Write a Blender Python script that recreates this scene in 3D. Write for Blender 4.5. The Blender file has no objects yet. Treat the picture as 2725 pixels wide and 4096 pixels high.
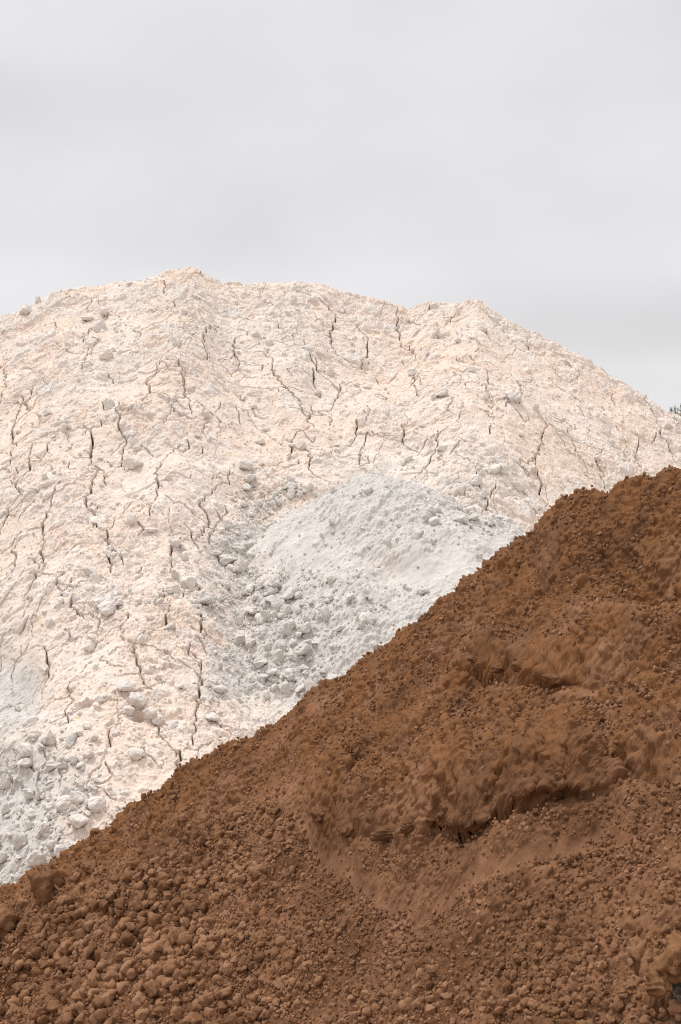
import bpy, bmesh, math, random
import numpy as np
from mathutils import Vector, Matrix

random.seed(7)
RNG = np.random.default_rng(7)
S = bpy.context.scene
COL = S.collection
R = math.radians
F32 = np.float32

# ------------------------------------------------------------------ camera
EYE = np.array([0.0, 0.0, 4.0])
FPX, CX, CY = 1422.2, 340.5, 512.0          # focal length and centre in pixels of a 681 x 1024 frame
PITCH = math.atan(100 / FPX)                # tilted slightly down
cam_d = bpy.data.cameras.new('camera')
cam = bpy.data.objects.new('camera', cam_d); COL.objects.link(cam)
cam.location = EYE
cam.rotation_euler = (math.pi / 2 - PITCH, 0, 0)
cam_d.sensor_fit = 'VERTICAL'; cam_d.sensor_height = 36; cam_d.sensor_width = 24; cam_d.lens = 50
cam_d.clip_start = 0.05; cam_d.clip_end = 20000
cam_d.dof.use_dof = True; cam_d.dof.focus_distance = 16.5; cam_d.dof.aperture_fstop = 18.0
S.camera = cam

# ------------------------------------------------------------------ sky and sun
SUN_EL, SUN_AZ = 66, -62                    # degrees; azimuth from +Y, negative to the left
W = bpy.data.worlds.new('World'); S.world = W; W.use_nodes = True
nt = W.node_tree; N = nt.nodes; L = nt.links
N.clear()
w_out = N.new('ShaderNodeOutputWorld'); bg = N.new('ShaderNodeBackground'); bg.inputs['Strength'].default_value = 0.1
sky = N.new('ShaderNodeTexSky'); sky.sky_type = 'NISHITA'; sky.sun_disc = False
sky.sun_elevation = R(SUN_EL); sky.sun_rotation = R(SUN_AZ)
tc = N.new('ShaderNodeTexCoord')
sep = N.new('ShaderNodeSeparateXYZ'); L.new(tc.outputs['Generated'], sep.inputs[0])

def nmath(op, a, b=None, clamp=False):
    n = N.new('ShaderNodeMath'); n.operation = op; n.use_clamp = clamp
    for i, v in enumerate((a, b)):
        if v is None: continue
        if isinstance(v, (int, float)): n.inputs[i].default_value = v
        else: L.new(v, n.inputs[i])
    return n.outputs[0]

def wnoise(scale, sz, detail, loc):
    mp = N.new('ShaderNodeMapping'); mp.inputs['Scale'].default_value = (scale, scale, sz); mp.inputs['Location'].default_value = loc
    L.new(tc.outputs['Generated'], mp.inputs['Vector'])
    n = N.new('ShaderNodeTexNoise'); n.inputs['Scale'].default_value = 1; n.inputs['Detail'].default_value = detail
    n.inputs['Roughness'].default_value = 0.45
    L.new(mp.outputs[0], n.inputs['Vector'])
    return nmath('SUBTRACT', n.outputs['Fac'], 0.5)

def blob(x, z, wx, wz, amp):
    """a soft bank of darker or lighter cloud round one direction of the sky"""
    dx = nmath('DIVIDE', nmath('SUBTRACT', sep.outputs['X'], x), wx)
    dz = nmath('DIVIDE', nmath('SUBTRACT', sep.outputs['Z'], z), wz)
    s = nmath('ADD', nmath('MULTIPLY', dx, dx), nmath('MULTIPLY', dz, dz))
    return nmath('MULTIPLY', nmath('POWER', 2.718, nmath('MULTIPLY', s, -1.0)), amp)

lum = nmath('MULTIPLY', sep.outputs['Z'], 0.0)
for t in (nmath('MULTIPLY', wnoise(3.6, 7, 5, (3.1, 0.4, 1.7)), 0.36), nmath('MULTIPLY', wnoise(9, 13, 6, (1.1, 2.2, 0.3)), 0.13),
          blob(-0.23, 0.205, 0.09, 0.030, -0.10), blob(0.25, 0.062, 0.15, 0.030, -0.12), blob(0.22, 0.100, 0.10, 0.022, 0.06), blob(0.24, 0.030, 0.10, 0.010, 0.05),
          blob(0.06, 0.150, 0.20, 0.028, -0.04), blob(-0.2, 0.115, 0.2, 0.020, -0.04), blob(-0.25, 0.27, 0.06, 0.04, 0.05), blob(0.25, 0.28, 0.05, 0.03, -0.05),
          blob(0.05, 0.235, 0.14, 0.03, 0.03), blob(-0.06, 0.085, 0.10, 0.02, 0.03), blob(-0.05, 0.09, 0.35, 0.045, 0.035)):
    lum = nmath('ADD', lum, t)
# an overcast sky grows brighter towards the zenith
zen = nmath('MULTIPLY', nmath('SUBTRACT', sep.outputs['Z'], 0.30, True), 0.5)
lum = nmath('ADD', nmath('ADD', lum, 1.0), zen)
cl = N.new('ShaderNodeMix'); cl.data_type = 'RGBA'; cl.blend_type = 'MULTIPLY'; cl.inputs['Factor'].default_value = 1
cl.inputs['A'].default_value = (6.05, 5.99, 6.12, 1)
comb = N.new('ShaderNodeCombineColor')
for i in range(3): L.new(lum, comb.inputs[i])
L.new(comb.outputs[0], cl.inputs['B'])
mx = N.new('ShaderNodeMix'); mx.data_type = 'RGBA'; mx.inputs['Factor'].default_value = 0.95
L.new(sky.outputs[0], mx.inputs['A']); L.new(cl.outputs['Result'], mx.inputs['B'])
L.new(mx.outputs['Result'], bg.inputs['Color']); L.new(bg.outputs[0], w_out.inputs['Surface'])

sd = bpy.data.lights.new('sun', 'SUN'); sd.energy = 1.5; sd.angle = R(10); sd.color = (1.0, 0.985, 0.965)
sun = bpy.data.objects.new('sun', sd); COL.objects.link(sun)
sdir = Vector((math.sin(R(SUN_AZ)) * math.cos(R(SUN_EL)), math.cos(R(SUN_AZ)) * math.cos(R(SUN_EL)), math.sin(R(SUN_EL))))
sun.rotation_euler = sdir.to_track_quat('Z', 'Y').to_euler(); sun.location = (-10, -6, 30)

S.view_settings.view_transform = 'Standard'; S.view_settings.look = 'None'
S.view_settings.exposure = 0.40; S.view_settings.gamma = 1
S.render.engine = 'CYCLES'
S.cycles.max_bounces = 5; S.cycles.diffuse_bounces = 2; S.cycles.use_denoising = False
S.cycles.use_adaptive_sampling = True
S.cycles.filter_width = 1.1

# ------------------------------------------------------------------ helpers: picture rays, noise
cp, sp = math.cos(PITCH), math.sin(PITCH)
DK = 2725 / 1568 / 4                        # from the enlarged photograph's pixels to a 681-wide frame
def ray(c, r):
    u, v = (c - CX) / FPX, (CY - r) / FPX
    return np.array([u, cp + v * sp, -sp + v * cp])
def to_px(x, y, z):
    dz = z - EYE[2]
    f = y * cp - dz * sp
    u = y * sp + dz * cp
    f = np.maximum(f, 0.2)
    return CX + FPX * x / f, CY - FPX * u / f

GT = np.random.default_rng(3).random(1 << 12) * 2 * np.pi
GX, GY = np.cos(GT).astype(F32), np.sin(GT).astype(F32)
def hsh(ix, iy, seed):
    h = (ix.astype(np.uint32) * np.uint32(374761393) + iy.astype(np.uint32) * np.uint32(668265263) + np.uint32((seed * 2654435761) & 0xffffffff))
    h = (h ^ (h >> np.uint32(13))) * np.uint32(1274126177)
    h = (h ^ (h >> np.uint32(15))) * np.uint32(2246822519)
    return h ^ (h >> np.uint32(16))
def h01(h, k=0):
    if k: h = (h * np.uint32(1664525 + 2 * k) + np.uint32(1013904223)); h = h ^ (h >> np.uint32(15)); h = h * np.uint32(2246822519); h = h ^ (h >> np.uint32(13))
    return (h & np.uint32(0xffffff)).astype(F32) / F32(0x1000000)
def perlin(x, y, seed=0):
    xi = np.floor(x); yi = np.floor(y)
    fx = (x - xi).astype(F32); fy = (y - yi).astype(F32)
    xi = xi.astype(np.int32); yi = yi.astype(np.int32)
    u = fx * fx * fx * (fx * (fx * 6 - 15) + 10); v = fy * fy * fy * (fy * (fy * 6 - 15) + 10)
    def g(dx, dy):
        k = hsh(xi + dx, yi + dy, seed) & np.uint32(4095)
        return GX[k] * (fx - dx) + GY[k] * (fy - dy)
    a = g(0, 0); b = g(1, 0); c = g(0, 1); d = g(1, 1)
    return (a + u * (b - a)) * (1 - v) + (c + u * (d - c)) * v
def fbm(x, y, octaves, seed=0, gain=0.5):
    t = 0; a = 1.0
    for o in range(octaves):
        t = t + a * perlin(x, y, seed + 17 * o); a *= gain; x = x * 2.03 + 5.1; y = y * 2.03 - 3.7
    return t
def lumps(x, y, cell, seed, keep, rmin=0.25, rmax=0.55, flat=0.8):
    """height of half-buried irregular stones, one or none to a cell; keep: chance, a number or an array"""
    X = x / cell; Y = y / cell
    xi = np.floor(X).astype(np.int32); yi = np.floor(Y).astype(np.int32)
    out = np.zeros(X.shape, F32)
    for dx in (-1, 0, 1):
        for dy in (-1, 0, 1):
            h = hsh(xi + dx, yi + dy, seed)
            a = h01(h, 1); b = h01(h, 2); k = h01(h, 3); q = h01(h, 4)
            px = (X - (xi + dx) - a).astype(F32); py = (Y - (yi + dy) - b).astype(F32)
            r = rmin + (rmax - rmin) * k * np.sqrt(k)
            an = q * 6.2832; ca = np.cos(an); sa = np.sin(an)
            ux = (px * ca + py * sa); uy = (-px * sa + py * ca) * (1 + 0.5 * a)
            e = np.maximum(np.abs(ux) * 0.92 + 0.30 * np.abs(uy), np.sqrt(ux * ux + uy * uy))    # a little squared off
            t = 1 - (e / r) ** 2
            hh = r * flat * np.sqrt(np.maximum(t, 0))
            hh = np.minimum(hh, np.maximum(r * flat * (0.72 + 0.9 * (px * (b - .5) + py * (k - .6)) / r), 0))
            hh = np.minimum(hh, np.maximum(r * flat * (0.80 + 1.6 * (ux * (q * 5 % 1 - .5) + uy * (a - .5)) / r), 0))
            out = np.maximum(out, np.where(q * 0.999 < keep, hh, 0))
    return out * cell
def plates(x, y, cell, seed):
    Xc = x / cell; Yc = y / cell; xi = np.floor(Xc).astype(np.int32); yi = np.floor(Yc).astype(np.int32)
    f1 = np.full(x.shape, 9, F32); f2 = f1.copy(); idv = np.zeros(x.shape, F32)
    for dx in (-1, 0, 1):
        for dy in (-1, 0, 1):
            h = hsh(xi + dx, yi + dy, seed)
            q = np.hypot(Xc - (xi + dx) - h01(h, 1), Yc - (yi + dy) - h01(h, 2)).astype(F32)
            n1 = q < f1
            f2 = np.where(n1, f1, np.minimum(f2, q)); idv = np.where(n1, h01(h, 3), idv); f1 = np.where(n1, q, f1)
    return (f2 - f1) * cell, idv
def crumbs(x, y, cell, seed, keep, hi, tilt=0.5):
    """a packed layer of crumbs with crevices between them, each of its own height and tilt"""
    Xc = x / cell; Yc = y / cell; xi = np.floor(Xc).astype(np.int32); yi = np.floor(Yc).astype(np.int32)
    f1 = np.full(x.shape, 9, F32); f2 = f1.copy(); hh = np.zeros(x.shape, F32)
    for dx in (-1, 0, 1):
        for dy in (-1, 0, 1):
            h = hsh(xi + dx, yi + dy, seed); a = h01(h, 1); b = h01(h, 2); c = h01(h, 3); e = h01(h, 4)
            px = (Xc - (xi + dx) - a).astype(F32); py = (Yc - (yi + dy) - b).astype(F32)
            q = np.hypot(px, py)
            v = np.where(e < keep, c * (1 + tilt * (px * (e * 7 % 1 - .5) * 2 + py * (a * 9 % 1 - .6) * 2)), 0)
            n1 = q < f1
            f2 = np.where(n1, f1, np.minimum(f2, q)); hh = np.where(n1, v, hh); f1 = np.where(n1, q, f1)
    return np.maximum(hh, 0) * np.minimum((f2 - f1) * 1.5, 1) ** 0.6 * hi
def crumbs3(p, cell, seed, keep, hi):
    """the same packed crumbs for faces that stand up or overhang: cells in space instead of in the ground plan"""
    q = p / cell; qi = np.floor(q).astype(np.int32); n = len(p)
    f1 = np.full(n, 9, F32); f2 = f1.copy(); hh = np.zeros(n, F32)
    for dx in (-1, 0, 1):
        for dy in (-1, 0, 1):
            for dz in (-1, 0, 1):
                h = hsh(qi[:, 0] + dx + 57 * (qi[:, 2] + dz), qi[:, 1] + dy + 131 * (qi[:, 2] + dz), seed)
                e = h01(h, 4)
                r = np.sqrt((q[:, 0] - qi[:, 0] - dx - h01(h, 1)) ** 2 + (q[:, 1] - qi[:, 1] - dy - h01(h, 2)) ** 2 + (q[:, 2] - qi[:, 2] - dz - h01(h, 3)) ** 2).astype(F32)
                v = np.where(e < keep, 0.25 + e, 0); n1 = r < f1
                f2 = np.where(n1, f1, np.minimum(f2, r)); hh = np.where(n1, v, hh); f1 = np.where(n1, r, f1)
    return hh * np.minimum((f2 - f1) * 1.8, 1) ** 0.6 * hi
def sst(a, b, t):
    t = np.clip((t - a) / (b - a), 0, 1); return t * t * (3 - 2 * t)

# ------------------------------------------------------------------ helpers: objects
def tag(o, label=None, cat=None, group=None, kind=None):
    if label: o['label'] = label
    if cat: o['category'] = cat
    if group: o['group'] = group
    if kind: o['kind'] = kind
    return o
def mesh_from(name, co, faces, mats, attrs=None, smooth=True):
    """co n x 3, faces m x k (k = 3 or 4)"""
    me = bpy.data.meshes.new(name)
    co = np.ascontiguousarray(co, F32); faces = np.ascontiguousarray(faces, np.int32)
    m, k = faces.shape
    me.vertices.add(len(co)); me.vertices.foreach_set('co', co.ravel())
    me.loops.add(m * k); me.loops.foreach_set('vertex_index', faces.ravel())
    me.polygons.add(m); me.polygons.foreach_set('loop_start', np.arange(0, m * k, k, dtype=np.int32))
    try: me.polygons.foreach_set('loop_total', np.full(m, k, np.int32))
    except Exception: pass
    me.polygons.foreach_set('use_smooth', np.full(m, smooth, bool))
    for mt in mats: me.materials.append(mt)
    for nm, arr in (attrs or {}).items():
        at = me.attributes.new(nm, 'FLOAT', 'POINT'); at.data.foreach_set('value', np.ascontiguousarray(arr, F32).ravel())
    me.update(calc_edges=True)
    return me
def obj(name, me, parent=None):
    o = bpy.data.objects.new(name, me); COL.objects.link(o)
    if parent: o.parent = parent
    return o

# ------------------------------------------------------------------ materials
def earth_mat(name, stops, attr_mix, noise_scale, rough=0.95, bump=0.3, bump_scale=90, bump_dist=0.01, spots=None):
    """a dry mineral surface: colours mixed by the mesh's own mineral attributes and by noise, fine grain as bump"""
    m = bpy.data.materials.new(name); m.use_nodes = True
    t = m.node_tree; n = t.nodes; l = t.links
    bs = n['Principled BSDF']; bs.inputs['Roughness'].default_value = rough
    bs.inputs['Specular IOR Level'].default_value = 0.08
    g = n.new('ShaderNodeNewGeometry')
    def noise(sc, det, ro=0.6):
        q = n.new('ShaderNodeTexNoise'); q.inputs['Scale'].default_value = sc; q.inputs['Detail'].default_value = det; q.inputs['Roughness'].default_value = ro
        l.new(g.outputs['Position'], q.inputs['Vector']); return q.outputs['Fac']
    def ramp(fac, a, b):
        q = n.new('ShaderNodeMapRange'); q.inputs['From Min'].default_value = a; q.inputs['From Max'].default_value = b; q.interpolation_type = 'SMOOTHSTEP'
        l.new(fac, q.inputs['Value']); return q.outputs['Result']
    def mix(fac, a, b, f=None, mode='MIX'):
        q = n.new('ShaderNodeMix'); q.data_type = 'RGBA'; q.blend_type = mode
        if fac is None: q.inputs['Factor'].default_value = f
        else: l.new(fac, q.inputs['Factor'])
        for s, v in (('A', a), ('B', b)):
            if isinstance(v, tuple): q.inputs[s].default_value = (*v, 1)
            else: l.new(v, q.inputs[s])
        return q.outputs['Result']
    c = mix(ramp(noise(noise_scale, 5), 0.38, 0.62), stops[0], stops[1])
    for an, colr, amt in attr_mix:
        a = n.new('ShaderNodeAttribute'); a.attribute_name = an
        k = n.new('ShaderNodeMath'); k.operation = 'MULTIPLY'; k.use_clamp = True; k.inputs[1].default_value = amt; l.new(a.outputs['Fac'], k.inputs[0])
        c = mix(k.outputs[0], c, colr)
    if spots:
        c = mix(ramp(noise(spots[1], 3, 0.5), spots[2], spots[2] + 0.06), c, spots[0])
    # mineral mottling, brighter and darker grains
    v = n.new('ShaderNodeMapRange'); v.inputs['From Min'].default_value = 0.3; v.inputs['From Max'].default_value = 0.7
    v.inputs['To Min'].default_value = 0.86; v.inputs['To Max'].default_value = 1.1
    l.new(noise(noise_scale * 9, 5, 0.7), v.inputs['Value'])
    cc = n.new('ShaderNodeCombineColor')
    for i in range(3): l.new(v.outputs['Result'], cc.inputs[i])
    c = mix(None, c, cc.outputs[0], 1.0, 'MULTIPLY')
    l.new(c, bs.inputs['Base Color'])
    b = n.new('ShaderNodeBump'); b.inputs['Strength'].default_value = bump; b.inputs['Distance'].default_value = bump_dist
    l.new(noise(bump_scale, 5, 0.65), b.inputs['Height']); l.new(b.outputs[0], bs.inputs['Normal'])
    return m
WHITE = (0.805, 0.755, 0.705); PEACH = (0.845, 0.680, 0.555); GREY = (0.675, 0.635, 0.585); DUN = (0.66, 0.57, 0.50)
M = {}
M['clay'] = earth_mat('cracked_clay', (PEACH, (0.84, 0.722, 0.625)), (('pale', WHITE, 1.0), ('grey', GREY, 1.0), ('dun', DUN, 0.8)), 0.7, bump=0.35, bump_scale=55, bump_dist=0.012, spots=((0.82, 0.60, 0.36), 7.0, 0.71))
M['chalk'] = earth_mat('grey_chalk', (GREY, (0.685, 0.648, 0.60)), (('pale', (0.71, 0.68, 0.64), 1.0), ('dun', (0.74, 0.62, 0.52), 1.0), ('thin', (0.82, 0.73, 0.65), 0.8)), 1.1, bump=0.4, bump_scale=60, bump_dist=0.012)
M['soil'] = earth_mat('brown_soil', ((0.172, 0.083, 0.041), (0.295, 0.149, 0.078)), (('pale', (0.34, 0.175, 0.098), 1.0), ('dun', (0.240, 0.110, 0.047), 1.0)), 1.6, bump=0.5, bump_scale=140, bump_dist=0.006)
M['lump'] = earth_mat('pale_clay_stone', ((0.80, 0.75, 0.70), (0.80, 0.72, 0.64)), (('tint', (0.77, 0.71, 0.64), 0.9),), 2.5, bump=0.4, bump_scale=45, bump_dist=0.015)
M['stone'] = earth_mat('grey_chalk_stone', ((0.71, 0.665, 0.61), (0.755, 0.695, 0.63)), (('tint', (0.67, 0.63, 0.58), 0.9),), 2.5, bump=0.4, bump_scale=45, bump_dist=0.015)
M['clod'] = earth_mat('soil_clod', ((0.262, 0.136, 0.070), (0.368, 0.197, 0.110)), (('tint', (0.165, 0.080, 0.038), 0.9),), 3.0, bump=0.5, bump_scale=120, bump_dist=0.006)
M['crust'] = earth_mat('ochre_crust', ((0.19, 0.092, 0.042), (0.29, 0.148, 0.070)), (), 9, bump=0.7, bump_scale=60, bump_dist=0.012)
M['rock'] = earth_mat('dark_grey_stone', ((0.085, 0.075, 0.065), (0.34, 0.32, 0.29)), (), 14, bump=0.8, bump_scale=50, bump_dist=0.012)
M['root'] = earth_mat('dry_root_bark', ((0.16, 0.08, 0.045), (0.22, 0.12, 0.07)), (), 20)
M['earth'] = earth_mat('dusty_ground', ((0.40, 0.33, 0.26), (0.30, 0.24, 0.17)), (), 0.15, bump_scale=8)
M['bank'] = earth_mat('grassy_bank', ((0.14, 0.15, 0.07), (0.22, 0.20, 0.11)), (), 0.8)
M['leaf'] = earth_mat('weed_leaf', ((0.26, 0.30, 0.20), (0.36, 0.39, 0.28)), (), 6, rough=0.7)
M['stalk'] = earth_mat('weed_stem', ((0.25, 0.27, 0.17), (0.30, 0.29, 0.18)), (), 6, rough=0.8)

# ------------------------------------------------------------------ terrain sheets
class Sheet:
    def __init__(s, xs, ys, base):
        s.xs, s.ys, s.base = xs, ys, base
        s.X, s.Y = np.meshgrid(xs, ys)
        s.Z = base(s.X, s.Y)
    def height(s, x, y):
        i = np.clip(np.searchsorted(s.xs, x) - 1, 0, len(s.xs) - 2); j = np.clip(np.searchsorted(s.ys, y) - 1, 0, len(s.ys) - 2)
        u = np.clip((x - s.xs[i]) / (s.xs[i + 1] - s.xs[i]), 0, 1); v = np.clip((y - s.ys[j]) / (s.ys[j + 1] - s.ys[j]), 0, 1)
        Z = s.Zs
        return (Z[j, i] * (1 - u) + Z[j, i + 1] * u) * (1 - v) + (Z[j + 1, i] * (1 - u) + Z[j + 1, i + 1] * u) * v
    def finish(s, d, n):
        """push every point by d along the slope's outward direction n"""
        s.Zs = s.Z + d / n[2]
        s.P = np.stack([s.X + n[0] * d, s.Y + n[1] * d, s.Z + n[2] * d], -1).reshape(-1, 3)
    def faces(s, keep=None):
        nx, ny = len(s.xs), len(s.ys)
        k = (np.arange(ny - 1)[:, None] * nx + np.arange(nx - 1)[None, :])
        if keep is not None:
            q = keep[:-1, :-1] | keep[1:, :-1] | keep[:-1, 1:] | keep[1:, 1:]
            k = k[q]
        k = k.ravel()
        return np.stack([k, k + 1, k + 1 + nx, k + nx], 1)
def axis(lo, hi, fine, out_lo, out_hi, grow=1.12, mid=None):
    a = list(np.arange(lo, hi, fine))
    if mid:                                             # a belt of medium rows round the fine part
        a = list(np.arange(mid[0], lo, fine * 2)) + a + list(np.arange(a[-1] + fine * 2, mid[1], fine * 2)); lo = a[0]
    s = fine; v = lo; left = []
    while v > out_lo: s *= grow; v -= s; left.append(v)
    s = fine; v = a[-1]; right = []
    while v < out_hi: s *= grow; v += s; right.append(v)
    return np.array(left[::-1] + a + right)
def skyline(pts, k=1.0):
    """azimuths and slopes of sight of a ridge line"""
    q = [ray(c * k, r * k) for c, r in pts]
    return np.array([v[0] / v[1] for v in q]), np.array([v[2] / v[1] for v in q])
def march(base, c, r, y0, y1):
    """the point where the line of sight meets a slope"""
    d = ray(c, r); y = np.linspace(y0, y1, 900)
    x = d[0] / d[1] * y; z = EYE[2] + d[2] / d[1] * y
    below = z <= base(x, y)
    i = int(np.argmax(below)) if below.any() else len(y) - 1
    return float(x[i]), float(y[i])

GROUND = -0.6
# --- cream clay heap
CR = [(-400, 1010), (-250, 900), (-120, 790), (-50, 745), (0, 723), (60, 705), (110, 675), (150, 660), (240, 655), (330, 645), (400, 625), (440, 615), (465, 625), (500, 645), (570, 660), (680, 650), (740, 655),
      (800, 680), (870, 693), (940, 712), (985, 695), (1060, 700), (1098, 695), (1130, 715), (1165, 740), (1290, 800), (1450, 890), (1530, 945), (1568, 965), (1680, 1035), (1850, 1130), (2050, 1220)]
ca_, ce_ = skyline(CR, DK)
a_f = np.linspace(-0.75, 0.75, 1501); e_f = np.interp(a_f, ca_, ce_)
ker = np.exp(-np.linspace(-3, 3, 121) ** 2 / 2); ker /= ker.sum()
e_s = np.convolve(np.pad(e_f, 60, mode='edge'), ker, 'valid')
SLOPE_C = 0.60
def clay_base(x, y):
    a = x / np.maximum(y, 1)
    Rr = 22.0 - 0.35 * np.abs(a) * 10
    dy = Rr - y
    e = np.interp(a, a_f, e_s) + (np.interp(a, a_f, e_f) - np.interp(a, a_f, e_s)) * np.exp(-(dy / 1.6) ** 2)
    zr = EYE[2] + e * Rr
    z = np.where(dy > 0, zr - SLOPE_C * dy - 0.10 * (1 - np.exp(-dy)), zr + 0.62 * dy - 0.05 * (1 - np.exp(dy)))
    big = fbm(x / 3.1, y / 3.6, 3, 11) * 0.42 + perlin(x / 1.1 + 0.25 * y, y / 5.0, 23) * 0.08
    z = z + big * (1 - 0.85 * np.exp(-(dy / 1.3) ** 2)) * sst(-3, 0, dy + 3)
    return np.maximum(z, GROUND - 0.4)
def cpt(c, r): return march(clay_base, c * DK, r * DK, 8, 23)

C = Sheet(axis(-5.8, 5.8, 0.0062, -17, 17, mid=(-8.0, 8.0)), axis(11.2, 22.25, 0.0074, 5.5, 33), clay_base)
nC = np.array([0, -0.5145, 0.8575])
X, Y = C.X, C.Y; SY = Y * 1.166
wx = fbm(X * 2.2, SY * 2.2, 3, 71) * 0.10; wy = fbm(X * 2.2, SY * 2.2, 3, 72) * 0.10
w2 = fbm(X * 11, SY * 11, 2, 73) * 0.022; w3 = fbm(X * 11, SY * 11, 2, 74) * 0.022
Xw, Yw = X + wx + w2, SY + wy + w3
clump = fbm(X / 1.5, SY / 1.1, 3, 31) + 0.10           # where the surface is rubbly (high) or swept smooth (low)
PXc, PYc = to_px(X, Y, C.Z)
PXc /= DK; PYc /= DK                                   # the enlarged photograph's pixels, to set each zone where the photograph has it
def zone(cx, cy, rx, ry): return np.exp(-(((PXc - cx) / rx) ** 2 + ((PYc - cy) / ry) ** 2))
upper = sst(1020, 720, PYc)
rub = np.clip(0.16 + 1.5 * clump + 0.35 * zone(1080, 1090, 260, 55) + 0.30 * zone(250, 1380, 300, 170) + 0.3 * zone(250, 1760, 300, 130) + 0.25 * upper - 0.5 * zone(760, 880, 120, 80) - 0.45 * zone(1180, 900, 200, 70)
              - 0.4 * zone(1330, 1010, 150, 50) - 0.4 * zone(560, 960, 160, 50), 0, 1)
d = fbm(X * 1.3, SY * 1.3, 4, 41) * 0.065 + fbm(X * 7, SY * 7, 5, 42, 0.6) * 0.018
l1 = lumps(Xw, Yw, 0.42, 51, 0.30 * rub, 0.15, 0.42, 0.55)
l2 = lumps(Xw, Yw, 0.19, 52, 0.62 * rub, 0.16, 0.48, 0.62)
l3 = lumps(Xw + w2, Yw, 0.095, 53, 0.15 + 0.75 * rub, 0.18, 0.52, 0.65)
l4 = lumps(X + w2 * 0.7, SY + w3 * 0.7, 0.047, 54, 0.25 + 0.6 * rub, 0.2, 0.55, 0.7)
k1 = crumbs(Xw, Yw, 0.16, 55, 0.9 * rub - 0.1, 0.060) * sst(0.15, 0.6, rub); k2 = crumbs(Xw + w3, Yw + w2, 0.075, 56, 0.95 * rub - 0.05, 0.030); k3 = crumbs(X + w2, SY + w3, 0.036, 57, 0.15 + 0.6 * rub, 0.010)
lump = np.maximum(np.maximum(l1, l2), np.maximum(l3 * 0.95, l4 * 0.8))
lump = np.maximum(lump, np.maximum(k1, k2)) + 0.3 * np.minimum(k1, k2) + k3 * 0.8
d = d + lump + np.abs(fbm(X * 17, SY * 17, 4, 43, 0.65)) * 0.026 * (0.12 + 0.95 * rub) + fbm(X * 45, SY * 45, 2, 44, 0.6) * 0.008
# plates between hair cracks: shallow steps from plate to plate
ed, pid = plates(X + wx * 0.8 + w2 * 1.6, (SY + wy * 0.8 + w3 * 1.6) * 0.62, 0.50, 61)
hair = np.exp(-(ed / 0.005) ** 2) * sst(-0.05, 0.25, perlin(X / 0.8, SY / 0.8, 62) - clump * 0.1)
d = d + (pid - 0.5) * 0.022 - hair * 0.05
# hollows
hollow = zone(40, 1560, 75, 85) * 0.32 + zone(15, 1790, 60, 60) * 0.18 + zone(520, 740, 40, 70) * 0.14 + zone(740, 900, 55, 90) * 0.10 + zone(318, 1645, 12, 10) * 0.12
d = d - hollow
# the deep drying cracks: traced ones first, then others in the same habit
CR_T = [[(672, 1010), (668, 1035), (666, 1062)], [(713, 1045), (710, 1075)], [(370, 1075), (362, 1100), (360, 1130)], [(218, 1095), (208, 1130), (200, 1160), (215, 1180), (220, 1200)], [(248, 1220), (250, 1255)],
        [(70, 1065), (62, 1090), (50, 1100)], [(30, 1105), (38, 1135), (52, 1145)], [(405, 1250), (398, 1265), (395, 1295)], [(490, 1130), (478, 1150), (458, 1168), (485, 1195), (478, 1215), (455, 1240)], [(490, 1220), (482, 1255)],
        [(480, 745), (465, 775), (470, 800)], [(540, 770), (535, 800), (548, 830)], [(772, 735), (760, 770), (765, 800), (778, 820)], [(845, 805), (835, 830), (830, 845)], [(915, 735), (915, 760), (925, 790)],
        [(728, 845), (720, 865)], [(955, 870), (952, 890), (960, 910)], [(820, 980), (822, 1005)], [(1010, 1000), (1003, 1035)], [(1250, 1000), (1246, 1030), (1230, 1055), (1215, 1070)], [(1316, 1010), (1325, 1040), (1335, 1052)],
        [(1515, 975), (1520, 1000), (1535, 1025), (1545, 1040)], [(1372, 1066), (1388, 1085), (1392, 1098)], [(460, 1550), (462, 1580), (455, 1610), (450, 1650)], [(300, 1480), (320, 1540), (330, 1572)], [(105, 1480), (110, 1535)],
        [(416, 1730), (410, 1768)], [(385, 1425), (384, 1446)], [(30, 1265), (36, 1308)], [(98, 1265), (100, 1312)], [(148, 1325), (130, 1350)], [(82, 1340), (62, 1372)], [(38, 965), (25, 1000), (36, 1025)], [(10, 850), (14, 892)],
        [(345, 875), (340, 890), (346, 905)], [(385, 930), (410, 960), (440, 965), (480, 975)], [(270, 955), (276, 990), (292, 1022)], [(1125, 868), (1118, 902)], [(200, 820), (190, 850)], [(625, 850), (660, 890), (690, 920)],
        [(1120, 1150), (1112, 1180)], [(1245, 1120), (1240, 1140)], [(160, 1395), (190, 1420), (215, 1425)], [(830, 1050), (826, 1068)], [(930, 985), (928, 1020)], [(420, 860), (425, 900)], [(700, 800), (735, 850)], [(1195, 880), (1200, 915)],
        [(110, 1180), (98, 1225)], [(710, 945), (706, 965)], [(465, 1430), (462, 1455)], [(1465, 1050), (1460, 1070)], [(75, 900), (60, 925), (66, 950)], [(210, 990), (212, 1035), (204, 1055)], [(785, 880), (770, 915)], [(160, 1570), (155, 1600)]]
cr = np.zeros(d.shape, F32)
xs, ys = C.xs, C.ys
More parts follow.
